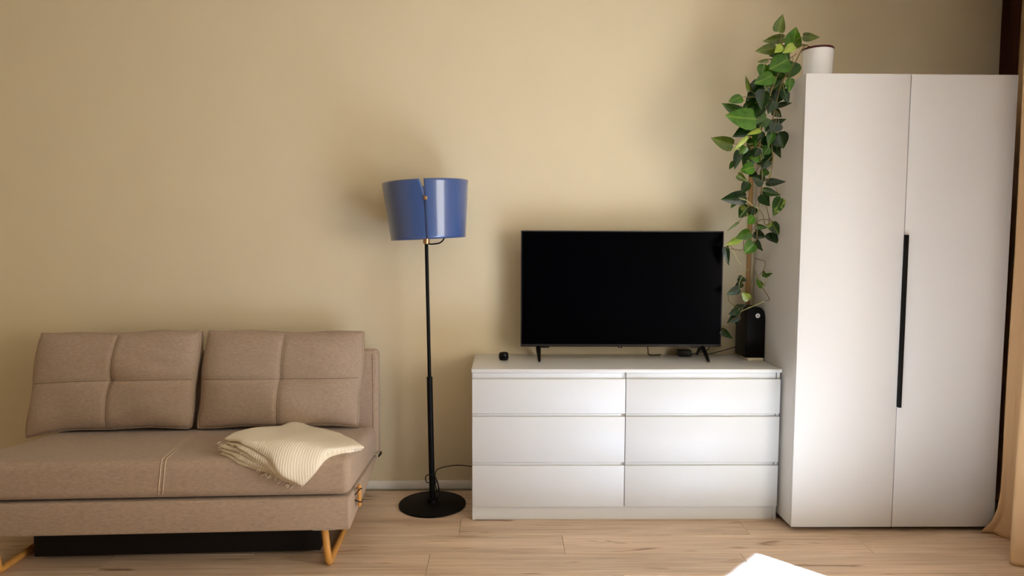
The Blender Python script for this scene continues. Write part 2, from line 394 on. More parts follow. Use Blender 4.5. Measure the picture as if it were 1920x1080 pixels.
# ------------------------------------------------------------------ television
TY = -0.125
TL, TR = at(976.5, 540, TY).x, at(1355, 540, TY).x
TZ0, TZ1 = at(1163, 650.5, TY).z, at(1163, 432.6, TY).z
tv = thing('television', 'black flat television with dark switched-off screen on the white chest', 'television', ((TL+TR)/2, TY, DZ))
MB().box(TL, TR, TY, TY+0.035, TZ0, TZ1).build('bezel', M['bezel'], tv, bevel=0.003)
MB().box(TL+0.006, TR-0.006, TY-0.0012, TY+0.002, TZ0+0.014, TZ1-0.006).build('screen', M['screen'], tv, bevel=0.0005, seg=1)
MB().prism([(TL+0.12, TZ0+0.02), (TR-0.12, TZ0+0.02), (TR-0.12, TZ0+0.33), (TL+0.12, TZ0+0.33)], TY+0.034, TY+0.075, lambda u, a, b: (a, u, b)).build('back_housing', M['blackp'], tv, bevel=0.012)
cxm = at(1163, 651, TY).x
tab = MB().box(cxm-0.010, cxm+0.010, TY-0.002, TY+0.01, TZ0-0.005, TZ0+0.006).build('badge', M['blackp'], tv, bevel=0.002)
ring = MB().tube([(cxm-0.003+0.0022*math.cos(a), TY-0.0026, TZ0+0.001+0.0022*math.sin(a)) for a in [i*math.pi/5 for i in range(11)]], 0.0005, 5)
ring.build('emblem', M['logo'], tab)
for fx, sgn in ((0.178, 1), (1.008, -1)):
    f = MB()
    zt = TZ0+0.004; top = Vector((fx, TY+0.018, zt))
    for yy in (-0.216, -0.012):
        e = Vector((fx+(0.0 if yy < -0.1 else 0.004), yy, DZ+0.0082))
        f.tube([top, top.lerp(e, 0.5)+Vector((0, 0, 0.002)), e, e+Vector((0, -0.012 if yy < -0.1 else 0.01, -0.001))], [0.012, 0.0105, 0.0075, 0.006], 8)
    f.box(min(fx-0.008, fx+sgn*0.055), max(fx+0.008, fx+sgn*0.055), TY+0.008, TY+0.028, zt-0.010, zt+0.003)
    f.build('stand_foot', M['blackp'], tv, smooth='auto')
MB().tube(smooth_path([at(1214, 648, -0.07), at(1215, 656, -0.05), (at(1218, 662, -0.03).x, -0.025, DZ+0.003), (at(1240, 662, -0.02).x, -0.01, DZ+0.003)]), 0.0025, 6).build('power_cable', M['cord'], tv)

sb = thing('media_box', 'small black media box lying behind the television on the chest', 'electronics', (0.935, -0.045, DZ))
MB().box(0.905, 0.970, -0.060, -0.008, DZ, DZ+0.032).build('case', M['blackp'], sb, bevel=0.004)
MB().tube(smooth_path([(0.972, -0.045, DZ+0.012), (1.02, -0.04, DZ+0.02), (1.06, -0.03, DZ+0.03), (1.075, -0.02, DZ+0.05)]), 0.0022, 6).build('cable', M['cord'], sb)

# small dark puck on the left of the chest
pk = thing('camera_puck', 'small round black gadget on the left end of the white chest', 'gadget', (0.004, -0.155, DZ))
MB().lathe([(0.014, 0), (0.0215, 0.002), (0.0235, 0.010), (0.0235, 0.028), (0.0215, 0.036), (0.012, 0.0395), (0.0005, 0.040)], 32, (0.004, -0.155, DZ)).build('shell', M['blackp'], pk, smooth=True)
MB().lathe([(0.0246, 0.015), (0.0246, 0.019)], 32, (0.004, -0.155, DZ), cap=False).build('band', M['screen'], pk, smooth=True)
MB().lathe([(0.018, -0.0005), (0.0001, 0.0)], 12, (0.004, -0.155, DZ+0.0006)).build('foot', M['dark'], pk)

# ------------------------------------------------------------------ loudspeaker
sx0, sx1, sy0, sy1, sz0, sz1 = 1.209, 1.3065, -0.165, -0.012, DZ+0.0125, DZ+0.268
sp = thing('loudspeaker', 'black upright loudspeaker on a cream pad beside the wardrobe', 'speaker', (1.25, -0.09, DZ))
pr = [(sx0, sz0), (sx1, sz0), (sx1, sz1-0.055), (sx1-0.006, sz1-0.022), (sx1-0.022, sz1-0.004), (sx1-0.036, sz1), (sx0, sz1)]
MB().prism(pr, sy0+0.006, sy1, lambda u, a, b: (a, u, b)).build('cabinet', M['blackp'], sp, bevel=0.003)
fp = [(sx0+0.003, sz0+0.003), (sx1-0.003, sz0+0.003), (sx1-0.003, sz1-0.056), (sx1-0.009, sz1-0.025), (sx1-0.024, sz1-0.008), (sx1-0.036, sz1-0.004), (sx0+0.003, sz1-0.004)]
MB().prism(fp, sy0, sy0+0.008, lambda u, a, b: (a, u, b)).build('front_grille', M['black'], sp, bevel=0.002)
lc = at(1421, 592, sy0-0.0015)
em = MB().tube([lc+Vector((0.0090*math.cos(a), 0, 0.0090*math.sin(a))) for a in [i*math.pi/10 for i in range(21)]], 0.0022, 6)
for dx, dz in ((1, 0), (0, 1)):
    em.box(lc.x-0.0012-dx*0.0048, lc.x+0.0012+dx*0.0048, lc.y-0.0008, lc.y+0.001, lc.z-0.0012-dz*0.0048, lc.z+0.0012+dz*0.0048)
lab(em.build('emblem', M['logo'], sp), 'small silver ring emblem with a cross')
lab(MB().box(1.219, 1.297, -0.176, -0.05, DZ, DZ+0.0125).build('pad', M['cream'], sp, bevel=0.002), 'cream pad under the cabinet')
MB().tube(smooth_path([(1.198, -0.05, DZ+0.05), (1.15, -0.03, DZ+0.03), (1.09, -0.02, DZ+0.012), (1.05, -0.015, DZ+0.003)]), 0.0022, 6).build('speaker_cable', M['cord'], sp)

# ------------------------------------------------------------------ floor lamp
lx, ly = -0.349, -0.2
lp = thing('floor_lamp', 'black floor lamp with round base and glossy blue metal shade', 'lamp', (lx, ly, 0))
lean = lambda z: Vector((lx-0.0175*z, ly, z))
MB().lathe([(0.160, 0), (0.166, 0.003), (0.166, 0.009), (0.160, 0.012), (0.05, 0.0145), (0.028, 0.018), (0.026, 0.035), (0.018, 0.038)], 64, (lx, ly, 0)).build('base', M['black'], lp, smooth='auto')
MB().tube([lean(0.03), lean(0.642)], 0.0142, 20).tube([lean(0.642), lean(0.6455)], 0.0148, 20).build('lower_pole', M['black'], lp, smooth='auto')
MB().tube([lean(0.64), lean(1.305)], 0.0088, 16).build('upper_pole', M['black'], lp, smooth='auto')
so = MB().tube([lean(1.298), lean(1.304), lean(1.34)], [0.0135, 0.0165, 0.0165], 20)
lab(so.build('socket', M['brass'], lp, smooth='auto'), 'brass lamp socket')
hub = lean(1.322)
arm = smooth_path([lean(1.300), lean(1.297)+Vector((0.03, -0.01, 0)), lean(1.304)+Vector((0.068, -0.02, 0)), lean(1.325)+Vector((0.088, -0.024, 0)), lean(1.36)+Vector((0.095, -0.026, 0))])
MB().tube(arm, 0.0036, 8).build('support_arm', M['black'], lp, smooth=True)
MB().lathe([(0.012, 0), (0.013, 0.03), (0.028, 0.06), (0.031, 0.085), (0.024, 0.108), (0.008, 0.117), (0.0005, 0.118)], 24, lean(1.338)).build('bulb', M['ceramic'], lp, smooth=True)
# shade: one sheet rolled to a cone, its ends overlapping at the front and held by a rivet
SB, ST, HS = 0.1795, 0.2065, 0.272
base_c = lean(1.322)+Vector((0.011, 0, 0)); tilt = Matrix.Rotation(math.radians(-3.0), 3, 'Y')
def shade_pt(a, t, dr=0.0):
    r = SB+(ST-SB)*t+dr
    return base_c + tilt @ Vector((r*math.cos(a), r*math.sin(a), HS*t))
def shade_sheet(a_of, name):
    nt_, na = 24, 120; P = []
    for i in range(nt_+1):
        t = i/nt_; a0, a1 = a_of(t)
        row_ = []
        for j in range(na+1):
            f = j/na; a = a0+(a1-a0)*f
            # the right-hand end lies over the left-hand one
            dr = 0.004*(1-min(1, f*8)) 
            row_.append(shade_pt(a, t, dr))
        P.append(row_)
    o = MB().grid(P).build(name, M['blue'], lp, smooth=True)
    md = o.modifiers.new('thickness', 'SOLIDIFY'); md.thickness = 0.0016; md.offset = -1
    return o
FR = -math.pi/2 + 0.03
def ends(t):
    a0 = FR + 0.035 - 0.01*t + 0.02*t                       # straight overlapping end, slightly right of the middle
    gap = max(0.0, (t-0.72)/0.28)
    a1 = FR + 2*math.pi + 0.06 - 0.105*gap**1.1              # cut back to a V notch at the top
    return a0, a1
shade_sheet(ends, 'shade')
rv = shade_pt(FR+0.062, 0.68, 0.006); rdir = Vector((0.05, -1, 0))
lab(MB().tube([rv-rdir*-0.003, rv+rdir*0.002, rv+rdir*0.004], [0.0092, 0.0092, 0.006], 20).build('rivet', M['brass'], lp, smooth='auto'), 'brass rivet')
MB().tube([shade_pt(0.5, 0.14), lean(1.36)], 0.003, 6).tube([shade_pt(2.6, 0.14), lean(1.36)], 0.003, 6).tube([shade_pt(4.3, 0.14), lean(1.36)], 0.003, 6).build('spider', M['black'], lp)
cd = [(lx+0.012, ly+0.03, 0.02), (lx+0.03, ly-0.005, 0.045), (lx+0.034, ly-0.012, 0.085), (lx+0.016, ly-0.018, 0.15), (lx-0.02, ly-0.018, 0.16), (lx-0.034, ly-0.005, 0.135), (lx-0.02, ly-0.018, 0.12), (lx+0.018, ly-0.018, 0.13),
      (lx+0.03, ly, 0.09), (lx+0.022, ly+0.012, 0.06), (lx+0.012, ly+0.016, 0.12), (lx+0.02, ly+0.02, 0.17), (lx+0.07, ly+0.06, 0.176), (lx+0.13, ly+0.10, 0.168), (lx+0.20, ly+0.13, 0.150), (lx+0.26, ly+0.14, 0.143)]
MB().tube(smooth_path(cd, 5), 0.0026, 6).build('cord', M['cord'], lp, smooth=True)

# ------------------------------------------------------------------ sofa
TH = math.radians(2.6)
SO = Vector((-0.605, -0.875, 0))
EU = Vector((-math.cos(TH), -math.sin(TH), 0)); EV = Vector((-math.sin(TH), math.cos(TH), 0)); EZ = Vector((0, 0, 1))
S = lambda u, v, z: SO + EU*u + EV*v + EZ*z
SL = 1.515
sf = thing('sofa_bed', 'armless taupe fabric sofa bed on wooden sled legs by the wall', 'sofa', S(SL/2, 0.4, 0))
MB().prism([(0.0, 0.168), (0.0, 0.300), (0.78, 0.222), (0.76, 0.205), (0.42, 0.176)], 0.0, SL, S).build('base', M['fabric'], sf, bevel=0.014, seg=3)
SLOPE = 0.105
ztop = lambda v: 0.462-SLOPE*v
MB().prism([(0.0, 0.308), (0.0, ztop(0)), (0.36, ztop(0.36)), (0.73, ztop(0.73)), (0.73, 0.232)], -0.004, SL+0.004, S).build('seat', M['fabric'], sf, bevel=0.035, seg=5, smooth=True)
MB().prism([(0.745, 0.235), (0.76, 0.768), (0.84, 0.760), (0.83, 0.215)], -0.012, SL+0.01, S).build('backrest', M['fabric'], sf, bevel=0.022, seg=4, smooth=True)
for u in (0.0, ):
    MB().tube(smooth_path([S(0.014, 0.7448, 0.26), S(0.014, 0.7515, 0.5), S(0.014, 0.7578, 0.745)], 6), 0.0018, 6).build('seam', M['fabric'], sf)
# double stitching across the seat
def seat_pt(u, s, h=0.0):
    """point on the seat's skin: s > 0 along the top from the front edge, s < 0 down the front"""
    r = 0.036
    def q(s):
        if s >= r: return Vector((s, ztop(s)))
        if s <= -r: return Vector((0.0, ztop(0)+s))
        t = (s+r)/(2*r)
        a, b, c = Vector((0, ztop(0)-r)), Vector((0.0, ztop(0))), Vector((r, ztop(r)))
        a2 = a*(1-t)**2 + b*(2*t*(1-t)) + c*t*t
        return a2
    p = q(s); d_ = (q(s+0.01)-q(s-0.01)).normalized(); n = Vector((-d_.y, d_.x))
    p = p+n*h
    return S(u, p.x, p.y)
for du in (0.0, 0.016):
    st = [seat_pt(0.705+du+(0.012 if s < -0.03 else 0.0)*min(1, (-s-0.03)/0.1) + (0.115*max(0, s)/0.6), s, 0.0012) for s in [-0.135+0.03*i for i in range(25)]]
    MB().tube(st, 0.0019, 5).build('stitching', M['thread'], sf, smooth=True)
# dark box added under the base to stand in for the shade
lab(MB().prism([(0.15, 0.018), (0.15, 0.172), (0.70, 0.198), (0.70, 0.018)], 0.15, SL-0.21, S).build('under_shadow_box', M['dark'], sf, bevel=0.004), 'dark box standing in for the shade below the base')
# sled legs
for u in (0.094, 1.375):
    pts = [S(u+0.014, 0.040, 0.166), S(u+0.002, 0.046, 0.028), S(u, 0.052, 0.017), S(u, 0.066, 0.014), S(u, 0.60, 0.014), S(u, 0.615, 0.02), S(u, 0.62, 0.19)]
    lg = MB().tube(pts, 0.0142, 14).build('sled_leg', M['oakleg'], sf, smooth=True)
    MB().box(-0.035, 0.045, -0.02, 0.03, 0.162, 0.1665)
    pl = MB(); pl.prism([(0.015, 0.1635), (0.085, 0.1635), (0.085, 0.168), (0.015, 0.168)], u-0.035, u+0.055, S); pl.build('mounting_plate', M['trim'], lg)
# toggle and loops on the right end
tg = MB().tube([S(-0.016, 0.135, 0.212), S(-0.016, 0.135, 0.216), S(-0.016, 0.132, 0.30), S(-0.016, 0.132, 0.304)], [0.006, 0.0085, 0.0085, 0.006], 12).build('toggle', M['oakleg'], sf, smooth=True)
lab(tg, 'small wooden toggle')
lo = MB()
for z in (0.232, 0.286):
    lo.tube(smooth_path([S(-0.004, 0.10, 0.262+(z-0.26)*0.4), S(-0.022, 0.118, z+0.004), S(-0.026, 0.136, z), S(-0.012, 0.15, z-0.004), S(0.0, 0.155, z-0.004)]), 0.0024, 6)
lo.build('cord_loop', M['cord'], tg)
el = MB()
for k_ in range(2):
    el.tube(smooth_path([S(-0.013, 0.735, 0.232-0.007*k_), S(-0.017, 0.78, 0.237-0.007*k_), S(-0.014, 0.83, 0.218-0.007*k_), S(0.0, 0.845, 0.20-0.007*k_)]), 0.003, 6)
el.build('elastic_strap', M['cord'], sf)

# cushions
def cushion(name, label, u_c, half_w, bot_shift, seed, droop=0.0):
    rnd = random.Random(seed)
    HH = 0.232; lean_ = math.radians(9); vb, zb = 0.598, 0.392
    cu = thing(name, label, 'cushion', S(u_c, 0.66, 0.40), 'back cushions on the sofa')
    ph = [rnd.uniform(0, 6.28) for _ in range(6)]
    def P(a, b, side):
        # a, b in -1..1; side +1 front, -1 back
        e = (1-abs(a)**4.0)*(1-abs(b)**3.0); e = max(e, 0)**0.55
        th = 0.020+0.072*e
        if side > 0:
            th -= 0.013*math.exp(-abs(a)/0.022)*(0.4+0.6*e)+0.011*math.exp(-abs(b)/0.03)*(0.4+0.6*e)
            th -= 0.026*math.exp(-math.sqrt(a*a+0.5*b*b+0.0004)/0.16)
            th += 0.006*math.sin(3.1*a+ph[0])*math.sin(2.7*b+ph[1])*e + 0.0028*math.sin(8*a+ph[2]+3*b)*e + 0.0016*math.sin(17*a*b+ph[4]+9*b)*e
        ww = half_w*(1-0.016*abs(b)**6) + 0.004*math.sin(5*b+ph[5])
        uu = -a*ww - bot_shift*(b-1)*0.5 + 0.0
        # soft corners and a slightly sagging upper edge
        zz = b*HH*(1-0.03*(1-abs(a)**2)*0.4) + 0.005*math.sin(2.2*a+ph[3])*max(b, 0) + 0.0035*math.sin(6.5*a+ph[4])*abs(b)**3 - droop*((1-a)/2)**4*((1-b)/2)
        y = -side*th
        z2 = zz*math.cos(lean_) - (y)*math.sin(lean_)*-1*-1
        v2 = zz*math.sin(lean_) + y*math.cos(lean_)
        return S(u_c+uu, vb+0.075+HH*math.sin(lean_)+v2, zb+0.012+HH+z2)
    n, m_ = 64, 44
    mb = MB()
    A = [-1+2*i/n for i in range(n+1)]; B = [-1+2*j/m_ for j in range(m_+1)]
    mb.grid([[P(a, b, 1) for a in A] for b in B]); mb.grid([[P(a, b, -1) for a in A] for b in B])
    rim_f = [(a, -1) for a in A] + [(1, b) for b in B[1:]] + [(a, 1) for a in A[::-1][1:]] + [(-1, b) for b in B[::-1][1:]]
    mb.grid([[P(a, b, 1) for a, b in rim_f], [P(a, b, -1) for a, b in rim_f]])
    mb.build('cover', M['fabric'], cu, smooth=True, weld=True)
    pp = MB().tube([P(a, b, 1) for a, b in rim_f], 0.0032, 6, cap=False).build('piping', M['fabric'], cu, smooth=True)
    off = EV*-0.0004
    sm = MB().tube([P(a, 0, 1)+off for a in A[1:-1]], 0.0011, 5).tube([P(0, b, 1)+off for b in B[1:-1]], 0.0011, 5)
    lab(sm.build('seam', M['seam'], cu, smooth=True), 'crossing seams')
    return cu
cushion('cushion', 'taupe quilted back cushion on the right, above the cream throw', 0.428, 0.382, 0.030, 3)
cushion('cushion', 'taupe quilted back cushion on the left end of the sofa', 1.216, 0.381, 0.040, 5, 0.035)

# folded throw
def coons(c0, c1, d0, d1, n):
    """c0: A->B, c1: D->C, d0: A->D, d1: B->C as point lists"""
    def samp(c, t):
        L_ = [0.0]
        for a, b in zip(c, c[1:]): L_.append(L_[-1]+(Vector(b)-Vector(a)).length)
        x = t*L_[-1]
        for i in range(len(c)-1):
            if x <= L_[i+1] or i == len(c)-2:
                f = (x-L_[i])/max(L_[i+1]-L_[i], 1e-9); return Vector(c[i]).lerp(Vector(c[i+1]), min(max(f, 0), 1))
    G = []
    for i in range(n+1):
        s = i/n; r_ = []
        for j in range(n+1):
            t = j/n
            p = samp(c0, s)*(1-t)+samp(c1, s)*t + samp(d0, t)*(1-s)+samp(d1, t)*s
            p -= Vector(c0[0])*(1-s)*(1-t)+Vector(c0[-1])*s*(1-t)+Vector(c1[0])*(1-s)*t+Vector(c1[-1])*s*t
            r_.append(p)
        G.append(r_)
    return G
tw = thing('throw_blanket', 'folded cream ribbed throw with frayed edges on the sofa seat', 'blanket', seat_pt(0.25, 0.25))
NL = 5
for k_ in range(NL):
    rr = random.Random(40+k_)
    f = k_/(NL-1)
    jit = lambda s=0.008: rr.uniform(-s, s)
    A_ = (0.530+jit(0.014)-0.012*f, 0.085+jit()+0.015*f); B_ = (0.405-0.01*f, 0.72-0.03*f); C_ = (-0.035+0.012*(1-f)+jit(0.004), 0.150); D_ = (0.208-0.030*f+jit(0.005), -0.108+0.012*f+jit(0.004))
    dc = [D_, (0.160-0.01*f, -0.085+0.01*f), (0.108, -0.028), (0.045, 0.075), C_]
    ad = [A_, (0.425+jit(), -0.012+jit()+0.040*f), (0.318+jit()-0.020*f, -0.058+jit(0.005)+0.050*f), (0.258+jit(0.005)-0.016*f, -0.082+jit(0.004)+0.026*f), D_]
    ab = [A_, (0.530, 0.24), (0.497, 0.43), (0.43, 0.56), B_]
    bc = [B_, (0.27, 0.60), (0.12, 0.44), C_]
    n = 30
    G = coons(ab, dc, ad, bc, n)
    P = []
    for i in range(n+1):
        row_ = []
        for j in range(n+1):
            s, t = i/n, j/n                       # s: A->B side, t: A->D side
            pu = G[i][j]
            # pile is thick along the folded front-left edge and thins towards the right tip
            thick = 0.064*(1-0.72*s)*(1-0.25*t*s)*(1-0.35*max(0, t-0.8)/0.2)
            h_ = 0.006+thick*f*(0.94)
            h_ += f*0.010*math.sin(3.0*s+1.3*t+0.6)*math.sin(math.pi*min(1, s*1.2)) + 0.002*math.sin(14*t+5*s+k_)
            if k_ == NL-1: h_ += 0.022*math.exp(-((s-0.98)**2+(t-0.04)**2)/0.01)
            # every sheet rolls over at its rim
            edge = min(s, 1-s, t, 1-t)
            h_ -= 0.005*max(0, 1-edge/0.05)**2
            row_.append(seat_pt(pu.x, pu.y, h_))
        P.append(row_)
    mb = MB().grid(P)
    o = mb.build('fold', M['throw'], tw, smooth=True)
    uvl = o.data.uv_layers.new(name='UVMap')
    for lp_ in o.data.loops:
        vi = lp_.vertex_index; uvl.data[lp_.index].uv = ((vi % (n+1))/n, (vi//(n+1))/n)
    md = o.modifiers.new('thickness', 'SOLIDIFY'); md.thickness = 0.0075; md.offset = 0
fr = MB()
rr = random.Random(9)
for i in range(70):
    t = rr.random(); a = (0.535, 0.085); b = (0.325, -0.052); c = (0.207, -0.105)
    q = Vector(a).lerp(Vector(b), t*2) if t < 0.5 else Vector(b).lerp(Vector(c), t*2-1)
    h0 = rr.uniform(0.004, 0.055)
    p0, p1 = seat_pt(q.x-0.006, q.y+0.006, h0), seat_pt(q.x+rr.uniform(0.001, 0.006), q.y-rr.uniform(0.000, 0.004), h0-rr.uniform(0, 0.004))
    fr.tube([p0, p1], 0.0011, 4)
fo = fr.build('fringe', M['throw'], tw); fo['kind'] = 'stuff'

# ------------------------------------------------------------------ trailing plant
PC = Vector((1.458, -0.30, WZ1-0.004))
pt = thing('potted_vine', 'white pot with dark red rim and trailing green vine on the wardrobe', 'plant', PC)
pot = MB().lathe([(0.058, 0), (0.062, 0.003), (0.065, 0.04), (0.0675, 0.12), (0.0685, 0.166), (0.0645, 0.167), (0.062, 0.140)], 48, PC, cap=False).build('pot', M['ceramic'], pt, smooth='auto')
lab(pot, 'white glazed pot')
MB().lathe([(0.0692, 0.1605), (0.0708, 0.165), (0.0692, 0.170), (0.0635, 0.170), (0.0625, 0.1655)], 48, PC, cap=False).build('rim', M['rim'], pot, smooth='auto')
MB().lathe([(0.0625, 0.140), (0.03, 0.146), (0.0005, 0.148)], 32, PC, cap=False).build('soil', M['soil'], pt, smooth='auto')
def interp(x, xs, ys):
    if x <= xs[0]: return ys[0]
    for i in range(len(xs)-1):
        if x <= xs[i+1]: return ys[i]+(ys[i+1]-ys[i])*(x-xs[i])/(xs[i+1]-xs[i])
    return ys[-1]
def vine_at(px, py, dy=0.0):
    Y = interp(py, [40, 110, 160, 300, 480, 640], [-0.34, -0.36, -0.43, -0.35, -0.22, -0.13]) + dy
    p = at(px, py, Y)
    while p.x > 1.283 and p.z < 2.06 and Y > -0.50:
        Y -= 0.01; p = at(px, py, Y)
    return p
vines = [
 ([(1512, 92), (1500, 88), (1485, 96), (1468, 118), (1452, 155), (1440, 190), (1430, 230), (1425, 270), (1428, 310), (1429, 345), (1423, 385), (1420, 410), (1419, 445), (1415, 475), (1412, 505), (1410, 530)], 0.0032, 'vine'),
 ([(1514, 96), (1503, 94), (1488, 122), (1466, 155), (1453, 205), (1446, 255), (1449, 296), (1445, 325), (1438, 342)], 0.0030, 'vine'),
 ([(1510, 90), (1490, 84), (1474, 88), (1462, 78), (1466, 66)], 0.0026, 'vine'),
 ([(1494, 100), (1482, 108), (1470, 100), (1458, 104), (1446, 112)], 0.0022, 'vine'),
 ([(1432, 362), (1426, 380), (1421, 392), (1420, 416)], 0.0028, 'palevine'),
 ([(1386, 371), (1402, 377), (1412, 386), (1421, 390)], 0.0026, 'palevine'),
 ([(1421, 391), (1430, 402), (1434, 420), (1440, 421), (1442, 410), (1437, 386)], 0.0024, 'vine'),
 ([(1421, 415), (1432, 411), (1452, 416)], 0.0020, 'vine'),
 ([(1415, 484), (1428, 488), (1435, 492), (1432, 505), (1424, 516)], 0.0022, 'vine'),
 ([(1416, 508), (1422, 522), (1429, 538), (1436, 549), (1443, 562), (1435, 564)], 0.0022, 'vine'),
 ([(1435, 564), (1412, 574), (1388, 584)], 0.0026, 'palevine'),
 ([(1440, 519), (1434, 530), (1429, 538)], 0.0020, 'palevine'),
 ([(1359, 464), (1376, 467), (1393, 468), (1394, 452)], 0.0020, 'vine'),
 ([(1370, 470), (1377, 474), (1382, 486), (1390, 496)], 0.0018, 'palevine'),
 ([(1403, 504), (1394, 516), (1387, 528), (1386, 545), (1392, 556)], 0.0018, 'palevine'),
 ([(1366, 552), (1366, 562), (1372, 570), (1382, 576)], 0.0018, 'vine'),
 ([(1394, 574), (1386, 590), (1372, 600), (1362, 612), (1354, 622)], 0.0022, 'vine'),
 ([(1396, 562), (1404, 562), (1412, 563)], 0.0016, 'palevine'),
 ([(1451, 292), (1447, 315), (1440, 336)], 0.0018, 'palevine'),
]
nodes = []
for pts, r, mk in vines:
    W = [vine_at(px, py, -0.01) for px, py in pts]
    if pts[0][0] > 1507: W[0] = PC+Vector((-0.03, -0.02, 0.145)); W.insert(1, PC+Vector((-0.064, -0.03, 0.178)))
    nodes += W[1:]
    MB().tube(smooth_path(W, 4), r*0.8, 6).build('vine', M[mk], pt, smooth=True)
LV = [
 (1460,59,1467,27,19,'o'),(1470,71,1429,78,15,'o'),(1454,90,1416,96,17,'o'),(1487,86,1493,50,30,'b'),(1506,68,1537,71,15,'o'),
 (1489,85,1467,100,14,'l'),(1467,86,1452,99,12,'l'),(1467,102,1441,105,12,'d'),(1440,113,1418,117,6,'o'),(1433,121,1427,147,17,'b'),
 (1476,112,1441,131,32,'b'),(1487,116,1477,149,28,'m'),(1449,141,1413,158,24,'b'),(1482,147,1479,174,13,'b'),(1434,158,1399,191,32,'d'),
 (1406,171,1398,141,9,'o'),(1390,181,1365,192,17,'b'),(1420,180,1397,203,22,'m'),(1434,170,1427,208,24,'d'),(1436,161,1438,190,7,'m'),
 (1467,153,1441,173,22,'m'),(1446,178,1480,180,19,'d'),(1457,196,1487,194,10,'d'),(1400,214,1353,193,24,'m'),(1417,223,1357,218,34,'b'),
 (1419,233,1373,257,24,'d'),(1426,206,1402,236,28,'m'),(1441,235,1475,223,14,'d'),(1461,230,1434,248,22,'d'),(1458,249,1469,279,32,'d'),
 (1451,263,1464,297,19,'d'),(1374,271,1332,259,23,'o'),(1402,257,1371,286,7,'l'),(1425,243,1400,253,9,'l'),(1421,245,1414,280,13,'m'),
 (1386,283,1377,319,13,'d'),(1398,275,1386,292,13,'b'),(1409,279,1397,298,14,'d'),(1430,291,1398,303,17,'b'),(1438,268,1418,275,16,'d'),
 (1435,282,1450,303,20,'d'),(1413,313,1386,321,19,'b'),(1376,303,1367,318,8,'m'),(1384,327,1402,341,12,'o'),(1432,341,1409,331,19,'d'),
 (1437,341,1474,341,13,'d'),(1431,357,1464,366,13,'m'),(1429,364,1443,387,24,'d'),(1465,372,1449,407,20,'v'),(1447,417,1461,441,18,'v'),
 (1446,436,1457,457,21,'d'),(1416,434,1436,446,19,'d'),(1420,424,1440,427,9,'m'),(1404,342,1389,363,15,'d'),(1398,369,1350,375,22,'d'),
 (1403,386,1385,409,20,'v'),(1414,389,1405,408,14,'d'),(1414,407,1401,421,14,'b'),(1407,436,1379,447,18,'b'),(1414,457,1394,476,20,'b'),
 (1417,451,1431,471,13,'d'),(1388,447,1360,460,11,'l'),(1361,463,1366,499,12,'d'),(1385,417,1362,434,4,'o'),(1382,376,1369,391,8,'m'),
 (1384,521,1401,526,10,'d'),(1392,531,1376,540,11,'d'),(1387,542,1361,552,13,'d'),(1404,562,1391,548,13,'l'),(1430,538,1417,522,10,'b'),
 (1433,518,1432,507,7,'m'),(1433,518,1449,512,6,'m'),(1378,579,1400,571,8,'d'),(1385,582,1366,590,12,'d'),(1383,593,1362,607,13,'d'),(1353,619,1374,635,13,'d'),
 (1441,258,1430,286,17,'d'),(1449,248,1440,276,14,'m'),(1412,222,1395,240,20,'d'),(1450,190,1440,214,18,'d'),(1428,196,1416,222,18,'d'),(1462,130,1452,160,22,'m'),
 (1405,290,1392,312,16,'m'),(1424,296,1438,314,16,'d'),(1470,96,1480,118,14,'m'),(1470,168,1478,196,14,'d'),(1455,124,1436,146,20,'m'),
 (1418,232,1404,252,18,'d'),(1446,226,1434,246,18,'m'),(1428,246,1418,266,15,'d'),(1436,222,1424,240,18,'m'),(1455,232,1446,250,16,'d'),(1412,262,1400,276,14,'m'),(1442,276,1430,292,15,'m'),(1422,278,1412,296,14,'d'),(1440,300,1428,318,15,'d'),(1408,300,1396,316,14,'d'),(1462,172,1450,196,20,'d'),(1444,146,1428,166,20,'m'),(1476,128,1462,146,20,'d'),(1408,196,1396,216,18,'d'),(1452,206,1466,220,15,'d'),(1438,318,1424,330,14,'m'),(1416,322,1404,332,13,'d'),(1472,84,1480,104,14,'m'),
 (1391,582,1376,572,9,'d'),(1384,604,1372,594,9,'d'),
]
rl = random.Random(21)
pet = MB()
TT = [0.0, 0.06, 0.17, 0.33, 0.52, 0.72, 0.88, 1.0]
WW = [0.20, 0.78, 1.0, 0.98, 0.80, 0.50, 0.22, 0.0]
ES = [-0.05, -0.085, -0.04, 0.0, 0.0, 0.0, 0.0, 0.0]
CS = [-1.0, -0.5, 0.0, 0.5, 1.0]
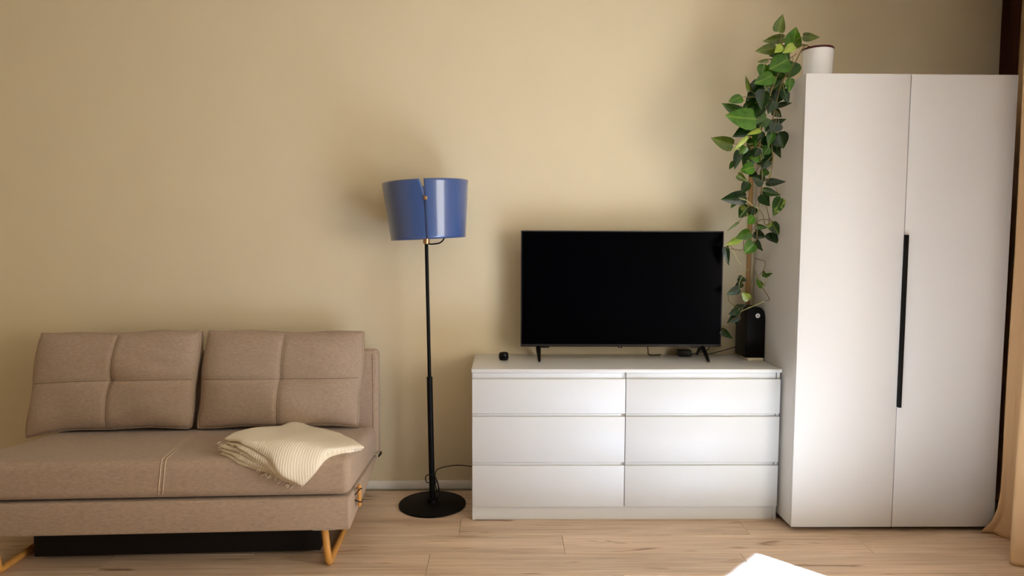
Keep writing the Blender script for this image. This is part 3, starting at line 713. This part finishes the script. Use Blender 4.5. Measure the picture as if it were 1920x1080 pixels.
for (bx, by, tx, ty, wp, kind) in LV:
    dy = rl.uniform(-0.045, 0.03) - (0.02 if kind in 'blo' else -0.012)
    Bp = vine_at(bx, by, dy); 
    Tp = at(tx, ty, Bp.y + rl.uniform(-0.02, 0.012))
    if Tp.x > 1.298 and Tp.z < 2.06: Tp = at(tx, ty, min(Bp.y, -0.47 if tx > 1480 else Bp.y-0.03))
    ax = Tp-Bp; L_ = ax.length; ax.normalize()
    n0 = Vector((rl.uniform(-0.35, 0.35), -1, rl.uniform(0.0, 0.45)))
    n0 = (n0-ax*n0.dot(ax)).normalized(); sd_ = ax.cross(n0)
    wid = wp/FPX*(Bp.y-CAM.y)*0.63
    fold, bend = rl.uniform(0.10, 0.32), rl.uniform(-0.05, 0.14)
    V_, UVs = [], []
    for t, wv, es in zip(TT, WW, ES):
        for c in CS:
            tt = t+es*c*c*(1.0)
            hgt = fold*abs(c)*wv*wid - bend*L_*t*t + bend*L_*0.4*t
            V_.append(Bp+ax*(tt*L_)+sd_*(c*wv*wid)+n0*(-hgt+0.012*L_*math.sin(9*t+c*2)))
            UVs.append((0.5+0.5*c*max(wv, 0.1), t))
    nr, nc = len(TT), 5
    F_ = [(i*nc+j, i*nc+j+1, (i+1)*nc+j+1, (i+1)*nc+j) for i in range(nr-2) for j in range(nc-1)]
    tip = (nr-1)*nc+2
    F_ += [((nr-2)*nc+j, (nr-2)*nc+j+1, tip) for j in range(nc-1)]
    keep = V_[:(nr-1)*nc]+[V_[tip]]; F_ = [[(len(keep)-1 if q == tip else q) for q in f_] for f_ in F_]
    mb = MB(); mb.add(keep, F_)
    o = mb.build('leaf', LEAF[kind], pt, smooth=True, normals=False)
    uvs = UVs[:(nr-1)*nc]+[UVs[tip]]
    ul = o.data.uv_layers.new(name='UVMap')
    for lp_ in o.data.loops: ul.data[lp_.index].uv = uvs[lp_.vertex_index]
    # leaf stalk to the nearest vine
    nb = min(nodes, key=lambda q_: (q_-Bp-Vector((0, 0, 0.02))).length)
    md_ = Bp.lerp(nb, 0.5)-ax*0.01+Vector((0, -0.004, 0.004))
    pet.tube([Bp+ax*0.004, md_, nb], 0.0013, 5)
ps = pet.build('leaf_stalks', M['vine'], pt, smooth=True); ps['kind'] = 'stuff'

# ------------------------------------------------------------------ curtain
def curtain():
    ctl = [(2.530, -0.135), (2.500, -0.250), (2.520, -0.350), (2.440, -0.450), (2.330, -0.520), (2.245, -0.556), (2.262, -0.582), (2.275, -0.640), (2.240, -0.710), (2.150, -0.765), (2.100, -0.815), (2.150, -0.870), (2.250, -0.935)]
    y = -1.0; a = 0
    while y > -1.80:
        ctl.append((2.12 if a % 2 == 0 else 2.25, y)); y -= 0.095; a += 1
    ctl.append((2.20, -1.845))
    path = smooth_path([(x, y_, 0) for x, y_ in ctl], 6)
    zs = [0.004, 0.02, 0.06, 0.12, 0.2, 0.3, 0.45, 0.6, 0.8, 1.0, 1.25, 1.5, 1.75, 2.0, 2.2, 2.4, 2.6, 2.66]
    P = []
    for z in zs:
        row_ = []
        for i_, p in enumerate(path):
            i = abs(i_-30)
            amp = 0.72+0.28*math.exp(-z/0.5) if z < 1 else 0.72
            w_ = min(1.0, i/12.0)
            x = p.x if i_ < 38 else 2.19+(p.x-2.19)*(1+(amp-1)*w_)
            fl = math.exp(-z/0.06)
            x += -0.075*fl*max(0, 1-i/10.0) - 0.012*fl
            x += 0.010*math.sin(z*3.1+i*0.35) * (1-min(1, z/2.6))*w_
            x += -0.022*min(1, max(0, (z-1.2)/1.0))*max(0, 1-i/12.0)
            yy = p.y + 0.010*math.sin(z*2.3+i*0.2) + (0.022*fl if i < 6 else -0.02*fl)
            row_.append((x, min(yy, -0.542) if i_ > 24 else p.y, z))
        P.append(row_)
    o = MB().grid(P).build('curtain', M['curtain'], None, smooth=True)
    md = o.modifiers.new('thickness', 'SOLIDIFY'); md.thickness = 0.003
    return tag(o, 'long beige curtain hanging to the floor right of the wardrobe', 'curtain')
curtain()
P = []
for z in (0.01, 0.3, 0.8, 1.4, 2.0, 2.4, 2.66):
    P.append([(2.548+0.026*math.sin(i*0.75+0.3*math.sin(z*2)), Y1-0.012-i*0.0145, z) for i in range(10)])
o = MB().grid(P).build('brown_sheet', M['brown'], None, smooth=True)  # narrow wavy dark brown sheet along the corner
o.modifiers.new('thickness', 'SOLIDIFY').thickness = 0.003
tag(o, 'dark brown hanging sheet seen as a narrow strip in the corner behind the beige curtain', 'curtain')
rail = MB().box(2.16, 2.22, -3.3, -0.45, 2.675, ZC).build('trim_3', M['trim'], None, bevel=0.004); struct(rail)
